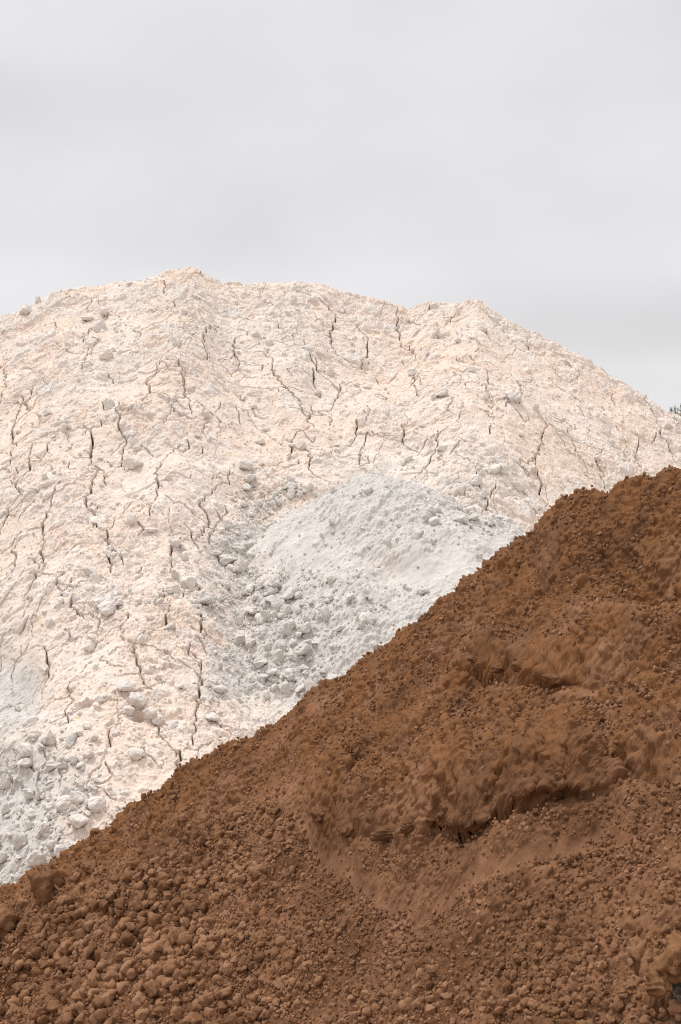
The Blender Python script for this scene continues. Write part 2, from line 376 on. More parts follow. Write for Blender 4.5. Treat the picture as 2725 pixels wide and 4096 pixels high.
def carve(pts, w0, depth):
    n = len(pts)
    for k in range(n - 1):
        (x0, y0), (x1, y1) = pts[k], pts[k + 1]
        t = (k + 0.5) / max(n - 1, 1)
        w = w0 * (0.35 + 0.65 * math.sin(math.pi * min(max(t, 0.06), 0.94))) * random.uniform(0.55, 1.25)
        m = w * 2.5 + 0.02
        i0, i1 = np.searchsorted(xs, [min(x0, x1) - m, max(x0, x1) + m]); j0, j1 = np.searchsorted(ys, [min(y0, y1) - m, max(y0, y1) + m])
        if i1 <= i0 or j1 <= j0: continue
        gx = X[j0:j1, i0:i1]; gy = Y[j0:j1, i0:i1]
        vx, vy = x1 - x0, y1 - y0; q = np.clip(((gx - x0) * vx + (gy - y0) * vy) / (vx * vx + vy * vy + 1e-9), 0, 1)
        ds = np.hypot(gx - x0 - q * vx, (gy - y0 - q * vy) * 1.1)
        v = 2.3 * depth * min(1, w / w0 + 0.15) * (1 - sst(w * 0.40, w * 0.40 + 0.0065, ds))
        cr[j0:j1, i0:i1] = np.maximum(cr[j0:j1, i0:i1], v)
def jag(pts, step, amp):
    out = []
    for (a, b), (c, e) in zip(pts[:-1], pts[1:]):
        n = max(1, int(math.hypot(c - a, e - b) / step))
        for k in range(n):
            t = k / n; out.append((a + (c - a) * t + random.gauss(0, amp), b + (e - b) * t + random.gauss(0, amp * 0.6)))
    out.append(pts[-1]); return out
def walk(x, y, ang, length):
    """a drying crack: straight little runs that turn sharply, keeping to one general direction"""
    p = [(x, y)]; k = 0; bias = random.gauss(0, 0.2)
    while k < length:
        st = random.uniform(0.05, 0.15); a = ang + bias + random.gauss(0, 0.55)
        x += math.cos(a) * st; y += math.sin(a) * st * 0.85; k += st; p.append((x, y))
    return jag(p, 0.035, 0.006)
DOWN = -math.pi / 2
for tr in CR_T:
    p = [cpt(*q) for q in tr]
    carve(jag(p, 0.045, 0.017), random.uniform(0.014, 0.026), random.uniform(0.22, 0.34))
    for e in (p[0], p[-1]):                             # each runs on as a hair crack, and throws a side branch
        carve(walk(e[0], e[1], (math.pi / 2 if e is p[0] else DOWN) + random.gauss(0, 0.35), random.uniform(0.15, 0.55)), 0.005, 0.12)
    if random.random() < 0.7:
        e = random.choice(p); carve(walk(e[0], e[1], random.choice((0.25, math.pi - 0.25)) + random.gauss(0, 0.3), random.uniform(0.2, 0.8)), 0.004, 0.10)
for k in range(460):
    x0 = -5.9 + 11.8 * ((k % 23) + random.random()) / 23; y0 = 11.3 + 10.6 * ((k // 23) + random.random()) / 20
    z = random.random()
    if z < 0.45:
        p = walk(x0, y0, DOWN + random.gauss(0, 0.25), random.choice((0.15, 0.2, 0.3, 0.4, 0.6))); carve(p, random.choice((0.004, 0.005, 0.007, 0.009, 0.013)), random.uniform(0.10, 0.22))
    else:
        p = walk(x0, y0, random.choice((0, math.pi)) + random.gauss(0, 0.35), random.uniform(0.15, 0.5)); carve(p, random.choice((0.003, 0.005)), 0.09)
g1 = np.clip(1.25 * zone(35, 1575, 70, 85) + zone(70, 1830, 75, 130) + 1.2 * zone(5, 1960, 110, 110) + zone(-60, 1700, 90, 300) * 0.8 + perlin(X * 1.5, SY * 1.5, 77) * 0.8 * zone(60, 1750, 160, 300), 0, 1)
g2 = np.clip(1.1 * zone(560, 1250, 75, 95) + 1.0 * zone(600, 1420, 110, 130) + 1.1 * zone(560, 1560, 75, 100) - 0.35 + 1.1 * fbm(X * 2.6, SY * 2.6, 3, 78) + 0.45 * zone(600, 1400, 150, 220), 0, 1) * sst(0.05, 0.3, zone(600, 1400, 165, 260))
g2 = np.maximum(g2, np.clip(zone(900, 1190, 300, 150) * 1.1 - 0.35 + 0.9 * fbm(X * 3.2, SY * 3.2, 4, 76), 0, 0.9))
cut = sst(0, 0.4, np.maximum(g1, g2 * 0.6))
d = d - cr * (1 - 0.85 * cut)
C.finish(d, nC)
pale = np.clip(lump / 0.06 * 0.45 + 0.22 * upper * sst(-0.3, 0.4, fbm(X * 1.7, SY * 1.7, 3, 79)) + 0.5 * fbm(X * 5, SY * 5, 3, 80) + 0.05, 0, 1)
dun = np.clip(zone(520, 740, 45, 80) * 0.7 + 1.2 * (perlin(X * 0.9, SY * 1.2, 84) - 0.33), 0, 1)
me = mesh_from('clay_heap', C.P, C.faces(), [M['clay']], {'pale': pale, 'grey': np.maximum(g1, g2 * 0.9), 'dun': dun})
tag(obj('clay_heap', me), 'huge cream heap of dried cracked clay under the grey sky', 'clay heap')
clay_rub = rub; clay_px = (PXc, PYc)

# --- grey chalk heap, tipped against the foot of the clay
gx0, gy0 = 0.40, 16.65
gd = ray(862 * DK, 1095 * DK); gx0 = gd[0] / gd[1] * gy0; GZ = EYE[2] + gd[2] / gd[1] * gy0
def chalk_base(x, y):
    dx = x - gx0 - 0.55 * (gy0 - y); dy = y - gy0
    w = fbm(x / 0.9, y / 0.9, 3, 91)
    r = np.sqrt((dx * np.where(dx < 0, 1.15, 0.9)) ** 2 + (dy * np.where(dy > 0, 1.5, 0.93)) ** 2 + 0.10) - 0.316
    z = GZ - 0.60 * r + w * 0.16 * sst(0.1, 0.9, r)
    return z
K = Sheet(np.arange(gx0 - 3.4, gx0 + 3.6, 0.0085), np.arange(10.8, 17.6, 0.0095), chalk_base)
X, Y = K.X, K.Y; SY = Y * 1.166
PXk, PYk = to_px(X, Y, K.Z); PXk /= DK; PYk /= DK
def zk(cx, cy, rx, ry): return np.exp(-(((PXk - cx) / rx) ** 2 + ((PYk - cy) / ry) ** 2))
smooth_k = np.clip(zk(700, 1260, 110, 60) + zk(980, 1310, 110, 40) + 0.8 * zk(1060, 1240, 90, 60), 0, 1)
rk = np.clip(0.45 + fbm(X / 0.6, SY / 0.6, 3, 92) - 0.5 * smooth_k + 0.3 * zk(880, 1200, 140, 60), 0, 1)
w2 = fbm(X * 11, SY * 11, 2, 93) * 0.02; w3 = fbm(X * 11, SY * 11, 2, 94) * 0.02
d = fbm(X * 2, SY * 2, 4, 95) * 0.06 + fbm(X * 8, SY * 8, 5, 96, 0.6) * 0.030 * (1.2 - smooth_k) + np.abs(fbm(X * 22, SY * 22, 3, 90, 0.65)) * 0.022 * (1.15 - smooth_k)
m1 = lumps(X + w2, SY + w3, 0.20, 97, 0.20 * rk, 0.15, 0.45, 0.55); m2 = lumps(X + w2, SY + w3, 0.085, 98, 0.35 * rk, 0.18, 0.5, 0.6); m3 = lumps(X + w2, SY + w3, 0.042, 99, 0.08 + 0.5 * rk, 0.2, 0.55, 0.7)
lk = np.maximum(np.maximum(m1, m2), m3 * 0.9)
lk = np.maximum(lk, crumbs(X + w2, SY + w3, 0.085, 86, 0.7 * rk - 0.1, 0.030) * sst(0.2, 0.6, rk)) + crumbs(X + w3, SY + w2, 0.038, 87, 0.1 + 0.6 * rk, 0.011)
# the slumped pit low on its face
pit = zk(900, 1300, 60, 38); d = d + lk - 0.14 * pit - 0.05 * zk(820, 1270, 50, 30)
K.finish(d, nC)
under = K.Zs - C.height(X, Y)
keep = under > -0.06
thin = 1 - sst(-0.02, 0.20, under + fbm(X * 5, SY * 5, 4, 85) * 0.14)
kf = K.faces(keep)
used = np.unique(kf); remap = np.full(K.X.size, -1, np.int64); remap[used] = np.arange(len(used))
me = mesh_from('chalk_heap', K.P[used], remap[kf], [M['chalk']], {'pale': np.clip(lk / 0.03, 0, 1).ravel()[used] * 0.8, 'thin': thin.ravel()[used],
               'dun': np.clip(0.75 * zk(900, 1280, 70, 45) * (0.5 + fbm(X * 5, SY * 5, 2, 89)) + 0.5 * (perlin(X * 1.6, SY * 1.6, 88) - 0.25), 0, 1).ravel()[used]})
tag(obj('chalk_heap', me), 'smaller pale grey heap of powdery chalk tipped against the cream heap', 'chalk heap')

# --- brown soil heap
BR = [(-600, 2230), (-300, 2160), (-120, 2085), (0, 2048), (45, 2035), (58, 2003), (120, 1975), (210, 1920), (280, 1860), (380, 1815), (480, 1732), (600, 1680), (700, 1612), (800, 1530), (890, 1470), (980, 1397), (1050, 1345), (1115, 1300),
      (1150, 1270), (1240, 1205), (1300, 1157), (1400, 1130), (1440, 1100), (1568, 1060), (1700, 1010), (1900, 960), (2300, 930)]
ba_, be_ = skyline(BR, DK)
b_f = np.interp(a_f, ba_, be_); b_s = np.convolve(np.pad(b_f, 60, mode='edge'), ker, 'valid')
b_f = np.convolve(np.pad(b_f, 3, mode='edge'), np.ones(7) / 7, 'valid')
def soil_base(x, y):
    a = x / np.maximum(y, 0.8); q = np.clip((a + 0.24) / 0.48, -0.6, 1.6)
    Rr = 8.0 - 2.0 * q; s = 0.22 + 0.38 * np.clip(q, 0, 1.2)
    dy = Rr - y
    e = np.interp(a, a_f, b_s) + (np.interp(a, a_f, b_f) - np.interp(a, a_f, b_s)) * np.exp(-(dy / 0.35) ** 2)
    zr = EYE[2] - 0.022 + e * Rr
    z = np.where(dy > 0, zr - s * dy - 0.03 * (1 - np.exp(-dy * 5)), zr + 0.75 * dy)
    z = z + fbm(x / 0.9, y / 0.9, 3, 111) * 0.16 * (1 - 0.9 * np.exp(-(dy / 0.5) ** 2)) * sst(-2, 0, dy + 2)
    near = sst(3.4, 1.5, y)                             # towards the place where the photographer stands
    z = z * (1 - near) + near * (2.1 + 0.1 * x)
    return np.maximum(z, GROUND - 0.4)
def bpt(c, r): return march(soil_base, c * DK, r * DK, 2.6, 9.5)
B = Sheet(axis(-2.15, 1.75, 0.0040, -8, 8, mid=(-2.9, 3.3)), axis(3.45, 8.3, 0.0045, -3, 12.5), soil_base)
nB = np.array([-0.12, -0.40, 0.9085])
X, Y = B.X, B.Y; SY = Y * 1.12
PXb, PYb = to_px(X, Y, B.Z); PXb /= DK; PYb /= DK
def zb(cx, cy, rx, ry): return np.exp(-(((PXb - cx) / rx) ** 2 + ((PYb - cy) / ry) ** 2))
def line_y(pts):
    """height of a traced line at each column, and how far below it every point lies"""
    p = np.array(pts, float); return PYb - np.interp(PXb, p[:, 0], p[:, 1])
wob = fbm(X * 6, SY * 6, 3, 121); wobf = fbm(X * 22, SY * 22, 3, 122)
SC = [(-400, 2350), (300, 2010), (560, 1850), (640, 1830), (700, 1862), (740, 1905), (790, 1928), (880, 1948), (930, 1932), (1010, 1902), (1080, 1906), (1160, 1885), (1260, 1850), (1330, 1836), (1450, 1822), (1568, 1790), (1900, 1740)]
sc = line_y(SC) + wob * 26 + wobf * 4                  # > 0 below the scarp
side = sst(600, 760, PXb)                               # the scarp starts in the middle and runs to the right
above = 1 - sst(-80, 14, sc + wobf * 12)
bulge = np.exp(-((sc + 85 + wob * 30) / 75) ** 2) * sst(640, 800, PXb) * sst(1560, 1250, PXb)
d = fbm(X * 2.0, SY * 2.0, 4, 123) * 0.075
d = d + side * (0.035 * above * sst(-420, 0, sc) + 0.11 * bulge)         # the compact upper mass stands proud of the slope below
cut_m = sst(960, 1070, PXb) * sst(1430, 1250, PXb)
cre = np.exp(-((sc - 10) / 8) ** 2) * cut_m
d = d - 0.17 * cre - 0.025 * np.exp(-((sc - 6) / 12) ** 2) * side * sst(-0.1, 0.5, perlin(X * 4, SY * 0 + 3, 124))
up2 = line_y([(900, 1555), (1085, 1560), (1160, 1572), (1245, 1585), (1400, 1588), (1500, 1580)]) + wobf * 3
pocket = np.exp(-((up2 - 6) / 8) ** 2) * sst(1040, 1135, PXb) * sst(1290, 1205, PXb)
d = d - 0.18 * pocket + 0.07 * sst(0, -35, up2) * sst(-110, -30, up2) * sst(1050, 1150, PXb) * sst(1500, 1380, PXb)
ledge = np.exp(-(((up2 - 14) / 13) ** 2)) * sst(1225, 1255, PXb) * sst(1410, 1370, PXb)
trough_l = np.array([(560, 1800), (640, 1850), (700, 1905), (770, 1985), (880, 2062), (1000, 2055), (1130, 2000), (1300, 1945), (1568, 1890)], float)
tr = PYb - np.interp(PXb, trough_l[:, 0], trough_l[:, 1])
trough = np.exp(-((tr + wob * 25) / 34) ** 2) * sst(620, 720, PXb) * sst(1500, 1300, PXb)
slip = np.clip(np.exp(-((PYb - (1500 + (900 - PXb) * 0.75) + wob * 40) / 26) ** 2) * sst(560, 640, PXb) * sst(960, 860, PXb) + zb(640, 1800, 60, 40) * .9 + zb(420, 1870, 60, 30) * .5, 0, 1)
d = d - 0.055 * trough
up3 = np.exp(-((sc + 45 + wob * 20) / 30) ** 2) * sst(820, 980, PXb) * sst(1500, 1100, PXb)
d = d + 0.04 * up3 - 0.14 * zb(1510, 1310, 110, 70) - 0.11 * zb(1480, 1770, 80, 35) + 0.10 * zb(1320, 1270, 60, 110) + 0.09 * zb(1400, 1480, 150, 50) + 0.05 * zb(1000, 1700, 110, 50)
d = d - 0.34 * sst(0.15, 0.8, zb(1548, 2312, 66, 36)) - 0.10 * zb(1475, 2215, 14, 30)          # the dark hole under the boulder
swept = np.clip(trough * 1.2 + slip + ledge * 1.6, 0, 1)
Z1 = B.Z + d / nB[2]
def blur(a, n):
    k = np.ones(n) / n
    for ax in (0, 1):
        c = np.cumsum(np.pad(a, [(n // 2 + 1, n // 2) if q == ax else (0, 0) for q in (0, 1)], mode='edge'), axis=ax)
        a = (np.take(c, range(n, c.shape[ax]), ax) - np.take(c, range(0, c.shape[ax] - n), ax)) / n
    return a
Zb = blur(Z1, 7)
gxx = np.gradient(Zb, B.xs, axis=1); gyy = np.gradient(Zb, B.ys, axis=0)
nl = np.sqrt(1 + gxx ** 2 + gyy ** 2)
t1 = np.array([1, 0, 0.5]); t1 /= np.linalg.norm(t1); t3 = np.array([-0.5, -0.36, 1.0]); t3 /= np.linalg.norm(t3); t2 = np.cross(t3, t1)
def crumble(X, Y, Zc, gxx, gyy, nl, swept, up3, hole, low, lip):
    """the crumbly skin of the soil, measured in the tilted plane of the slope and, on walls, along their height"""
    UX = X * t1[0] + Y * t1[1] + Zc * t1[2]; SY = X * t2[0] + Y * t2[1] + Zc * t2[2]
    w2 = fbm(UX * 30, SY * 30, 2, 125) * 0.007; w3 = fbm(UX * 30, SY * 30, 2, 126) * 0.007
    rub = np.clip(0.60 + 0.9 * fbm(UX * 2.2, SY * 2.2, 3, 127), 0, 1) * (1 - 0.85 * swept)
    b0 = lumps(UX + w2 * 2, SY + w3 * 2, 0.17, 130, (0.25 + 0.4 * up3) * rub, 0.18, 0.45, 0.45)
    b1 = lumps(UX + w2, SY + w3, 0.085, 131, 0.35 * rub, 0.16, 0.45, 0.55)
    b2 = lumps(UX + w2, SY + w3, 0.042, 132, 0.60 * rub, 0.2, 0.52, 0.65)
    b3 = lumps(UX + w2 * .6, SY + w3 * .6, 0.021, 133, 0.10 + 0.8 * rub, 0.22, 0.55, 0.7)
    k1 = crumbs(UX + w2 * 2, SY + w3 * 2, 0.060, 137, 0.12 + 0.6 * rub, 0.034) * sst(0.25, 0.65, rub); k2 = crumbs(UX + w3, SY + w2, 0.030, 138, 0.3 + 0.65 * rub, 0.021); k3 = crumbs(UX + w2, SY - w3, 0.0145, 139, 0.4 + 0.5 * rub, 0.0105)
    lb = 1.5 * np.maximum(np.maximum(b0 * 0.8, b1), np.maximum(b2, b3 * 0.9))
    lb = np.maximum(lb, np.maximum(k1, k2)) + 0.35 * np.minimum(k1, k2) + k3
    lean = (-gxx * t3[0] - gyy * t3[1] + t3[2]) / nl      # where a face stands away from the general slope, its crumbs follow its height
    wall = sst(0.86, 0.66, lean)
    m = wall > 0.01; lw = np.zeros_like(lb)
    p = np.stack([X[m] + w2[m], Y[m] - lip[m], Zc[m] + w3[m]], -1)
    lw[m] = np.maximum(crumbs3(p, 0.060, 147, 0.9, 0.036), crumbs3(p, 0.032, 148, 0.95, 0.027)) + 1.1 * crumbs3(p, 0.0155, 149, 0.8, 0.009)
    lb = lb * (1 - wall) + lw * wall
    return lb * (1 - 0.5 * low) * (1 - 0.75 * swept) * (1 - 0.85 * hole) + fbm(UX * 14, SY * 14, 4, 134, 0.6) * 0.016 * (1 - 0.6 * swept) + np.abs(fbm(UX * 38, SY * 38, 4, 135, 0.65)) * 0.013 * (1 - 0.75 * swept)
hole = np.clip(cre + pocket, 0, 1)
low = sst(-5, 40, sc)
def lip_of(X, Y, Z1, sc, up2, cut_m, PXb):
    lipn = 0.75 + 0.7 * fbm(X * 7, Z1 * 7, 3, 145)
    return (0.085 * sst(-75, -9, sc) * (1 - sst(-6, 2, sc)) * cut_m + 0.06 * sst(-60, -8, up2) * (1 - sst(-6, 2, up2)) * sst(1040, 1150, PXb) * sst(1420, 1230, PXb)) * np.clip(lipn, 0.3, 1.4)
dm = crumble(X, Y, blur(Z1, 3), gxx, gyy, nl, swept, up3, hole, low, lip_of(X, Y, Z1, sc, up2, cut_m, PXb))
B.Zs = Z1 + dm * np.minimum(nl, 1.5)
# the mesh itself has its rows closer together where the slope stands up steeply
ds = np.sqrt(1 + blur((1.15 * gyy) ** 2, 9)); ds = np.stack([np.convolve(np.pad(r_, 45, mode='edge'), np.ones(91) / 91, 'valid') for r_ in ds]); sl = np.cumsum(ds, axis=0); sl = (sl - sl[:1]) / (sl[-1:] - sl[:1])
NR = int(len(B.ys) * 1.3); tq = np.linspace(0, 1, NR); Yn = np.empty((NR, len(B.xs)))
for q in range(len(B.xs)): Yn[:, q] = np.interp(tq, sl[:, q], B.ys)
kk = np.clip(np.searchsorted(B.ys, Yn) - 1, 0, len(B.ys) - 2); tt = (Yn - B.ys[kk]) / (B.ys[kk + 1] - B.ys[kk]); jj = np.arange(len(B.xs))[None, :]
def on_rows(f): return f[kk, jj] * (1 - tt) + f[kk + 1, jj] * tt
X = np.broadcast_to(B.xs, Yn.shape); Y = Yn
Z1, gxx, gyy, nl, swept, up3, hole, sc, up2, cut_m, PXb, PYb, above, wob = [on_rows(f) for f in (Z1, gxx, gyy, nl, swept, up3, hole, sc, up2, cut_m, PXb, PYb, above, wob)]
ledge = on_rows(ledge)
lip = lip_of(X, Y, Z1, sc, up2, cut_m, PXb)
dm = crumble(X, Y, Z1, gxx, gyy, nl, swept, up3, hole, on_rows(low), lip)
B.P = np.stack([X - gxx / nl * dm, Y - gyy / nl * dm, Z1 + dm / nl], -1)
B.P[..., 1] -= lip                                       # the undercut edges overhang their crevices
B.P = B.P.reshape(-1, 3)
nx_ = len(B.xs); fk = (np.arange(NR - 1)[:, None] * nx_ + np.arange(nx_ - 1)[None, :]).ravel()
me = mesh_from('soil_heap', B.P, np.stack([fk, fk + 1, fk + 1 + nx_, fk + nx_], 1), [M['soil']], {'pale': np.clip(swept * 0.55 + ledge * 1.0 + 0.6 * (perlin(X * 1.4, Y * 1.5, 136) - .15), 0, 1), 'dun': np.clip(above * 0.9 * sst(-0.2, 0.3, wob + 0.1), 0, 1)})
tag(obj('soil_heap', me), 'big rust brown heap of loose crumbly soil in front of the pale heaps', 'soil heap')

# ------------------------------------------------------------------ stones and clods
def ico(sub):
    bm = bmesh.new(); bmesh.ops.create_icosphere(bm, subdivisions=sub, radius=1)
    v = np.array([q.co[:] for q in bm.verts]); f = np.array([[q.index for q in t.verts] for t in bm.faces]); bm.free(); return v, f
ICO = {k: ico(k) for k in (1, 2, 3, 4)}
def rock(sub, seed, round_=0.0, cuts=12, rough=0.05):
    """a stone: a ball cut back by many tilted planes, softened, then roughened"""
    g = np.random.default_rng(seed); v, f = ICO[sub]
    n = g.normal(size=(cuts, 3)); n /= np.linalg.norm(n, axis=1)[:, None]
    dist = g.uniform(0.44 + 0.20 * round_, 0.84, cuts)
    dot = v @ n.T
    rr = np.where(dot > 0.05, dist / np.maximum(dot, 0.05), 9)
    k = 30 - 14 * round_
    r = -np.log(np.exp(-k * np.minimum(rr, 1.25)).sum(1) + math.exp(-k * 1.08)) / k
    for fr, am in ((2.1, 1.0), (4.3, 0.9), (8.5, 0.6), (15, 0.4)):
        ph = g.uniform(0, 6.28, 3); dr = g.normal(size=(3, 3)) * fr
        r = r + rough * am * np.sin(v @ dr[0] + ph[0]) * np.sin(v @ dr[1] + ph[1]) * 1.3
    p = v * r[:, None] * g.uniform(0.66, 1.2, 3)
    p /= np.abs(p).max()
    return p, f
def rotm(n, g):
    q = g.normal(size=(n, 4)); q /= np.linalg.norm(q, axis=1)[:, None]; w, x, y, z = q.T
    return np.stack([np.stack([1 - 2 * (y * y + z * z), 2 * (x * y - z * w), 2 * (x * z + y * w)], -1), np.stack([2 * (x * y + z * w), 1 - 2 * (x * x + z * z), 2 * (y * z - x * w)], -1),
                     np.stack([2 * (x * z - y * w), 2 * (y * z + x * w), 1 - 2 * (x * x + y * y)], -1)], 1)
def mass(name, pts, rad, mat, seed, round_, label, cat):
    """many small stones that nobody could count, as one object"""
    g = np.random.default_rng(seed); cos, fcs, tin = [], [], []; off = 0
    big = rad * FPX / np.linalg.norm(pts - EYE, axis=1) > 3.0
    for sub, sel in ((2, big), (1, ~big)):
        idx = np.nonzero(sel)[0]; g.shuffle(idx)
        for k, part in enumerate(np.array_split(idx, 16)):
            if not len(part): continue
            v, f = rock(sub, seed * 100 + k + sub * 37, round_, rough=0.05)
            m = rotm(len(part), g) * (rad[part][:, None, None]) * g.uniform(0.85, 1.15, (len(part), 1, 3))
            co = np.einsum('nij,vj->nvi', m, v) + pts[part][:, None, :]
            fc = f[None] + (off + np.arange(len(part)) * len(v))[:, None, None]
            cos.append(co.reshape(-1, 3)); fcs.append(fc.reshape(-1, 3)); off += len(part) * len(v)
            tin.append(np.repeat(g.random(len(part)) ** 2, len(v)))
    me = mesh_from(name, np.concatenate(cos), np.concatenate(fcs), [mat], {'tint': np.concatenate(tin)}, smooth=False)
    return tag(obj(name, me), label, cat, kind='stuff')
POOL = {}
def pool(kind, mat, round_, n=14, sub=3, rough=0.05):
    if kind not in POOL:
        POOL[kind] = []; rough = 0.085 if kind == 'soil_clod' else rough
        for k in range(n):
            v, f = rock(sub, 1000 + 31 * k + (sum(map(ord, kind)) % 97) * 7, round_, rough=rough)
            POOL[kind].append(mesh_from(kind, v, f, [mat], {'tint': np.full(len(v), random.random() ** 2)}, smooth=kind in ('soil_clod', 'large_clod')))
    return POOL[kind]
def single(kind, mat, round_, p, r, group=None, label=None, cat=None, squash=(1, 1, 1), turn=None, rough=0.05):
    o = bpy.data.objects.new(kind, random.choice(pool(kind, mat, round_, rough=rough))); COL.objects.link(o)
    o.location = p; s = [r * q * random.uniform(0.9, 1.1) for q in squash]; o.scale = s
    o.rotation_euler = turn or (random.uniform(-0.5, 0.5), random.uniform(-0.5, 0.5), random.uniform(0, 6.28))
    return tag(o, label, cat, group)
def seat(sheet, x, y, r, sink): 
    return np.stack([x, y - 0 * x, sheet.height(x, y) + r * (0.9 - sink)], -1)
def px_ok(p, r, margin=3):
    c, w = to_px(p[:, 0], p[:, 1], p[:, 2]); return (c > -margin) & (c < 681 + margin) & (w > 0) & (w < 1024 + margin)

def scatter(n, x0, x1, y0, y1, sheet, dens, rmin, rmax, power, g, sink=0.55, size=None):
    x = g.uniform(x0, x1, n); y = g.uniform(y0, y1, n)
    z = sheet.height(x, y); c, w = to_px(x, y, z); c /= DK; w /= DK
    ok = g.random(n) < dens(c, w, x, y)
    x, y, c, w = x[ok], y[ok], c[ok], w[ok]; u = g.random(len(x))
    r = (rmin ** (1 - power) + u * (rmax ** (1 - power) - rmin ** (1 - power))) ** (1 / (1 - power))
    if size is not None: r = r * size(c, w)
    return seat(sheet, x, y, r, sink + g.uniform(-0.4, 0.3, len(x))), r
def Z(c, w, cx, cy, rx, ry): return np.exp(-(((c - cx) / rx) ** 2 + ((w - cy) / ry) ** 2))

def settle(kind, stuff_name, pts, rad, mat, round_, group, label_of, cat, stuff_label, stuff_cat, seed, n_single, hidden=None):
    """the largest in view as things of their own, the rest as one mass"""
    size = rad * FPX / np.linalg.norm(pts - EYE, axis=1)
    size = np.where(px_ok(pts, rad, -1) & (hidden(pts) == False if hidden else True), size, 0)
    order = np.argsort(-size); top = order[:n_single]; rest = order[n_single:]
    for i in top:
        c, w = to_px(*[pts[i:i + 1, k] for k in range(3)])
        lb, gr = label_of(float(c[0]) / DK, float(w[0]) / DK)
        single(kind, mat, round_, pts[i], rad[i], gr or group, lb, cat)
    mass(stuff_name, pts[rest], rad[rest], mat, seed, round_, stuff_label, stuff_cat)

def behind_soil(p):
    """True where the brown heap's edge hides the point"""
    c, w = to_px(p[:, 0], p[:, 1], p[:, 2]); q = np.array(BR, float) * DK
    return w > np.interp(c, q[:, 0], q[:, 1]) - 1
g = np.random.default_rng(21)
# heroes: x, y, width, height in the enlarged photograph; label
HERO_CLAY = [
    (287, 1580, 42, 46, 'pale oval clay boulder resting above the dark gap in the lower clay slope'),
    (318, 1617, 56, 48, 'largest cream clay boulder of a cluster of four round the dark gap'),
    (346, 1642, 42, 40, 'cream boulder to the lower right of the dark gap between boulders'),
    (299, 1641, 32, 28, 'small cream boulder on the lower left side of the dark gap between boulders'),
    (262, 1389, 52, 34, 'flat cream boulder behind another one midway down the cracked slope'),
    (247, 1408, 56, 34, 'white topped boulder lying in front of a flat cream one midway down the slope'),
    (206, 1494, 38, 30, 'lone pale boulder on the left lower slope with a shaded underside'),
    (325, 1476, 32, 30, 'pale block beside a crack between the boulder pair and the boulder cluster'),
    (115, 1436, 40, 24, 'low flat cream stone on the left slope above the grey hollow'),
    (201, 733, 34, 26, 'round boulder near the left shoulder of the cream crest with shaded foot'),
    (60, 718, 44, 30, 'wide pale boulder lying on the far left shoulder of the cream crest'),
    (88, 690, 24, 20, 'small round stone on the left crest above the wide pale boulder'),
    (237, 651, 18, 16, 'small round stone perched on the left skyline of the cream heap'),
    (297, 652, 16, 12, 'little stone on the skyline midway between the perched stone and the summit'),
    (245, 817, 36, 28, 'whitish lump standing out in the upper left clay slope'),
    (697, 1027, 36, 30, 'whitish block beside the two thick dark cracks in mid slope'),
    (1139, 1080, 40, 28, 'largest pale stone in the band of rubble right of the grey heap'),
    (1095, 1106, 36, 24, 'pale flat stone below the largest one in the right rubble band'),
    (1183, 917, 46, 32, 'whitish knob on the smooth right hand part of the cream slope'),
    (1005, 770, 30, 26, 'whitish lump under the right hand hump of the skyline'),
    (722, 690, 30, 22, 'pale block just under the middle of the skyline'),
    (490, 1655, 36, 28, 'cream stone at the foot of a long crack just above the brown edge'),
    (365, 1658, 40, 26, 'rounded lump to the right of the boulder cluster'),
    (545, 1232, 14, 10, 'tiny cream stone on the rim of the grey rubble'),
    (205, 1318, 36, 24, 'cream stone among rubble on the left above the boulder pair'),
    (350, 1222, 32, 22, 'small pale stone to the left of the dark crack that bends under a slab'),
    (404, 1253, 36, 24, 'pale slab stone with the dark crack running out beneath it'),
    (318, 1735, 40, 34, 'rounded cream lump low on the slope near the brown edge'),
    (152, 1852, 58, 40, 'long pale leaning block among the stones at the lower left'),
    (182, 1895, 56, 36, 'broken cream block next to the brown edge at the lower left'),
    (222, 1855, 50, 34, 'cream block touching the brown edge beside a broken one'),
    (52, 1760, 30, 26, 'pale rounded stone at the far left under the grey hollow'),
]
